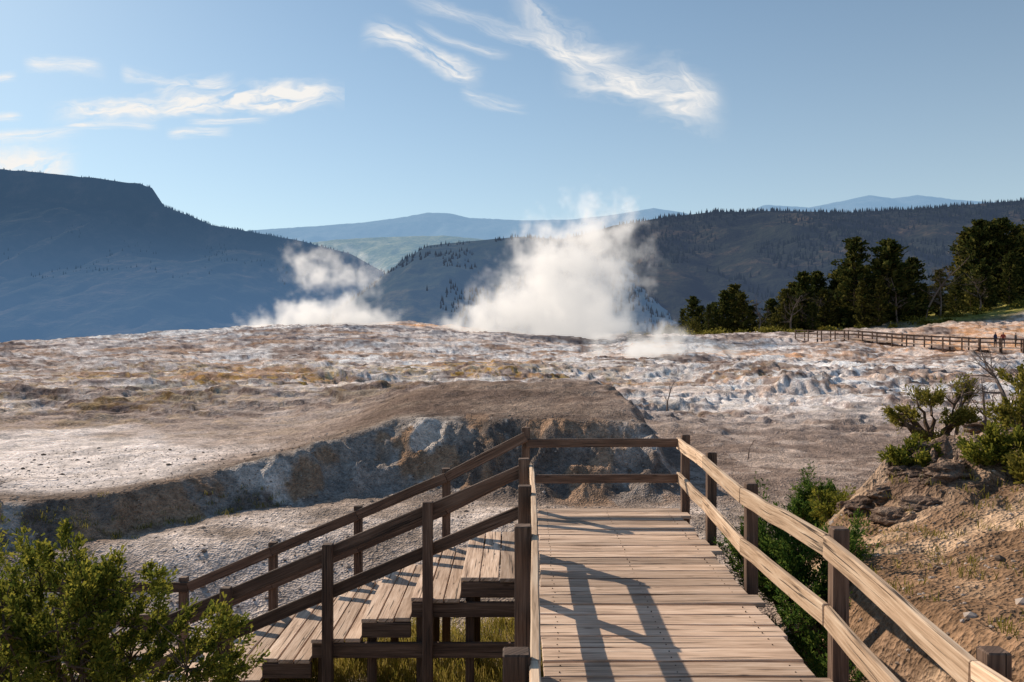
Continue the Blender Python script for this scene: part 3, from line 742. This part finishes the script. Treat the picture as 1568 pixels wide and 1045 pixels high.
steam('steam_plume',((-20,113,1),(26,141,28)),bl([(695,503,34,1.05),(725,497,46,1.15),(765,490,60,1.25),(815,475,78,1.4),(865,468,86,1.5),(910,485,70,1.35),(940,500,46,1.1),(840,425,82,1.15),(885,408,88,1.15),(930,410,70,1),(800,445,56,1),(845,378,58,.9),(905,368,68,.95),(945,350,48,.8),(860,508,72,1.8),(760,515,50,1.7),(910,510,56,1.6)],127),.38,3,.30)
steam('steam_plume',((-50,118,2),(-14,142,20)),bl([(395,500,32,1.3),(440,498,42,1.4),(485,493,50,1.45),(530,490,52,1.5),(572,497,38,1.3),(598,500,22,1.1),(480,408,40,.85),(520,414,36,.8),(565,430,30,.7),(505,455,32,.3)],130),.38,13,.36)
steam('steam_plume',((3,78,-.5),(34,92,6)),bl([(920,546,32,1.1),(985,543,44,1.5),(1030,542,46,1.5),(1080,548,34,1.2),(1125,545,26,1)],85),.6,23,.5,.3)
# ------------------------------------------------------------------ light and sky
AZ=math.radians(-41);EL=math.radians(31)
sv=Vector((math.sin(AZ)*math.cos(EL),math.cos(AZ)*math.cos(EL),math.sin(EL)))
L=bpy.data.lights.new('sun','SUN');L.energy=5.0;L.angle=math.radians(.5);L.color=(1,.84,.66)
lo=bpy.data.objects.new('sun',L);scene.collection.objects.link(lo);lo.rotation_euler=sv.to_track_quat('Z','Y').to_euler();lo.location=(-30,30,40)
W=bpy.data.worlds.new('World');scene.world=W;W.use_nodes=True;t=NT(W.node_tree)
W.cycles.sampling_method='MANUAL';W.cycles.sample_map_resolution=256
sky=t.n('ShaderNodeTexSky',sky_type='NISHITA',sun_disc=False,sun_elevation=EL,sun_rotation=AZ,altitude=1500,air_density=1.0,dust_density=.55,ozone_density=1.6)
dirv=t.n('ShaderNodeTexCoord').outputs['Generated'];sp=t.n('ShaderNodeSeparateXYZ',ins={0:dirv})
X_,Y_,Z_=sp.outputs
hz=t.m('MULTIPLY',t.m('EXPONENT',t.m('MULTIPLY',t.m('ABSOLUTE',Z_),-4.5)),.75)
skc=t.mix(hz,t.mix(1,sky.outputs[0],(.94,1.06,1.0),'MULTIPLY'),(5.9,6.4,6.4))
bg=t.n('ShaderNodeBackground',ins={'Color':skc,'Strength':.115})
Ym=t.m('MAXIMUM',Y_,.05);u=t.m('DIVIDE',X_,Ym);v=t.m('DIVIDE',Z_,Ym)
wv=t.n('ShaderNodeCombineXYZ',ins={0:t.m('MULTIPLY',u,7),1:t.m('MULTIPLY',v,16)}).outputs[0]
wn=t.m('SUBTRACT',t.noise(wv,1,4,.6),.5)
big=t.noise(t.vm('ADD',wv,(5,3,0)),.9,2,.5)
right=[([(545,60),(585,50),(625,62),(665,92),(705,112),(750,120)],16,1.1,1.0),
([(600,-12),(700,18),(800,52),(860,75),(930,86),(1000,74)],15,.8,1.2),
([(760,-40),(810,18),(870,70),(950,108),(1020,132),(1125,158)],34,.75,1.3),
([(840,110),(930,125),(1000,140),(1060,165),(1125,182)],28,.85,1.2),
([(700,140),(760,157),(815,165)],9,.7,1),
([(630,30),(700,68),(790,88)],8,.6,1),
([(1035,100),(1070,140),(1110,162)],18,.6,1)]
left=[([(60,174),(200,166),(330,157),(420,151),(565,150)],19,1.6,.8),
([(90,195),(170,193),(250,194)],6,1.2,.8),([(250,206),(300,204),(360,203)],7,1.0,.8),
([(-60,246),(20,240),(130,252)],24,1.1,.8),([(225,137),(300,128),(365,124)],12,1.1,.8),([(30,100),(110,103),(170,112)],11,1.0,.8),([(180,108),(215,114),(265,124)],11,1.0,.8),
([(-60,212),(40,206),(140,204)],8,.8,.8),([(280,188),(350,186),(420,184)],5,.9,.8),([(-60,120),(0,118),(30,117)],6,.9,.8),([(-60,180),(0,178),(40,178)],7,.9,.8)]
def field(strokes):
    tot=None
    for (pp,wd,al,fw) in strokes:
        us=np.array([(p[0]-784)/1220 for p in pp]);vs=np.array([(522-p[1])/1220 for p in pp])
        deg=3 if len(pp)>=5 else 2
        u0,u1=us.min(),us.max();cf=np.polyfit((us-u0)/(u1-u0),vs,deg)
        tt=t.m('DIVIDE',t.m('SUBTRACT',u,float(u0)),float(u1-u0))
        acc=float(cf[0])
        for c_ in cf[1:]: acc=t.m('MULTIPLY_ADD',tt,acc,float(c_))
        w=wd/1220
        off2=t.m('MULTIPLY_ADD',wn,w*4.2,t.m('SUBTRACT',v,acc))
        fib=t.noise(t.n('ShaderNodeCombineXYZ',ins={0:t.m('MULTIPLY',u,14/fw),1:t.m('MULTIPLY',off2,1.0/w),2:float(pp[0][0])}).outputs[0],1,4,.62,.8)
        a=t.mr(t.m('ABSOLUTE',off2),0,w*1.6,1,0,True)
        tc=t.m('MULTIPLY',t.mr(tt,0,.22,0,1,True),t.mr(tt,.72,1.0,1,0,True))
        a=t.m('MULTIPLY',t.m('MULTIPLY',a,tc),t.mr(fib,.34,.64,.05,al))
        tot=a if tot is None else t.m('ADD',tot,a)
    return t.m('MINIMUM',t.m('MULTIPLY',tot,t.mr(big,.3,.6,.5,1.1)),.95)
cb=t.n('ShaderNodeBackground',ins={'Color':(1,.965,.92,1),'Strength':.95})
mL=t.n('ShaderNodeMixShader',ins={0:field(left),1:bg.outputs[0],2:cb.outputs[0]})
mR=t.n('ShaderNodeMixShader',ins={0:field(right),1:bg.outputs[0],2:cb.outputs[0]})
front=t.m('MULTIPLY',t.m('GREATER_THAN',Y_,.3),t.m('MULTIPLY',t.m('GREATER_THAN',v,.18),t.m('LESS_THAN',v,.5)))
gL=t.m('MULTIPLY',front,t.m('MULTIPLY',t.m('LESS_THAN',u,-.15),t.m('GREATER_THAN',u,-.75)))
s1=t.n('ShaderNodeMixShader',ins={0:gL,1:bg.outputs[0],2:mL.outputs[0]})
gR2=t.m('MULTIPLY',front,t.m('MULTIPLY',t.m('GREATER_THAN',u,-.21),t.m('LESS_THAN',u,.32)))
s2=t.n('ShaderNodeMixShader',ins={0:gR2,1:s1.outputs[0],2:mR.outputs[0]})
wo=t.n('ShaderNodeOutputWorld');t.set(wo,'Surface',s2.outputs[0])
# ------------------------------------------------------------------ camera
cd=bpy.data.cameras.new('camera');cd.lens=28;cd.sensor_width=36;cd.clip_end=60000;cd.clip_start=.05
co=bpy.data.objects.new('camera',cd);scene.collection.objects.link(co);co.location=(0,0,EYE);co.rotation_euler=(math.radians(90),0,0);scene.camera=co
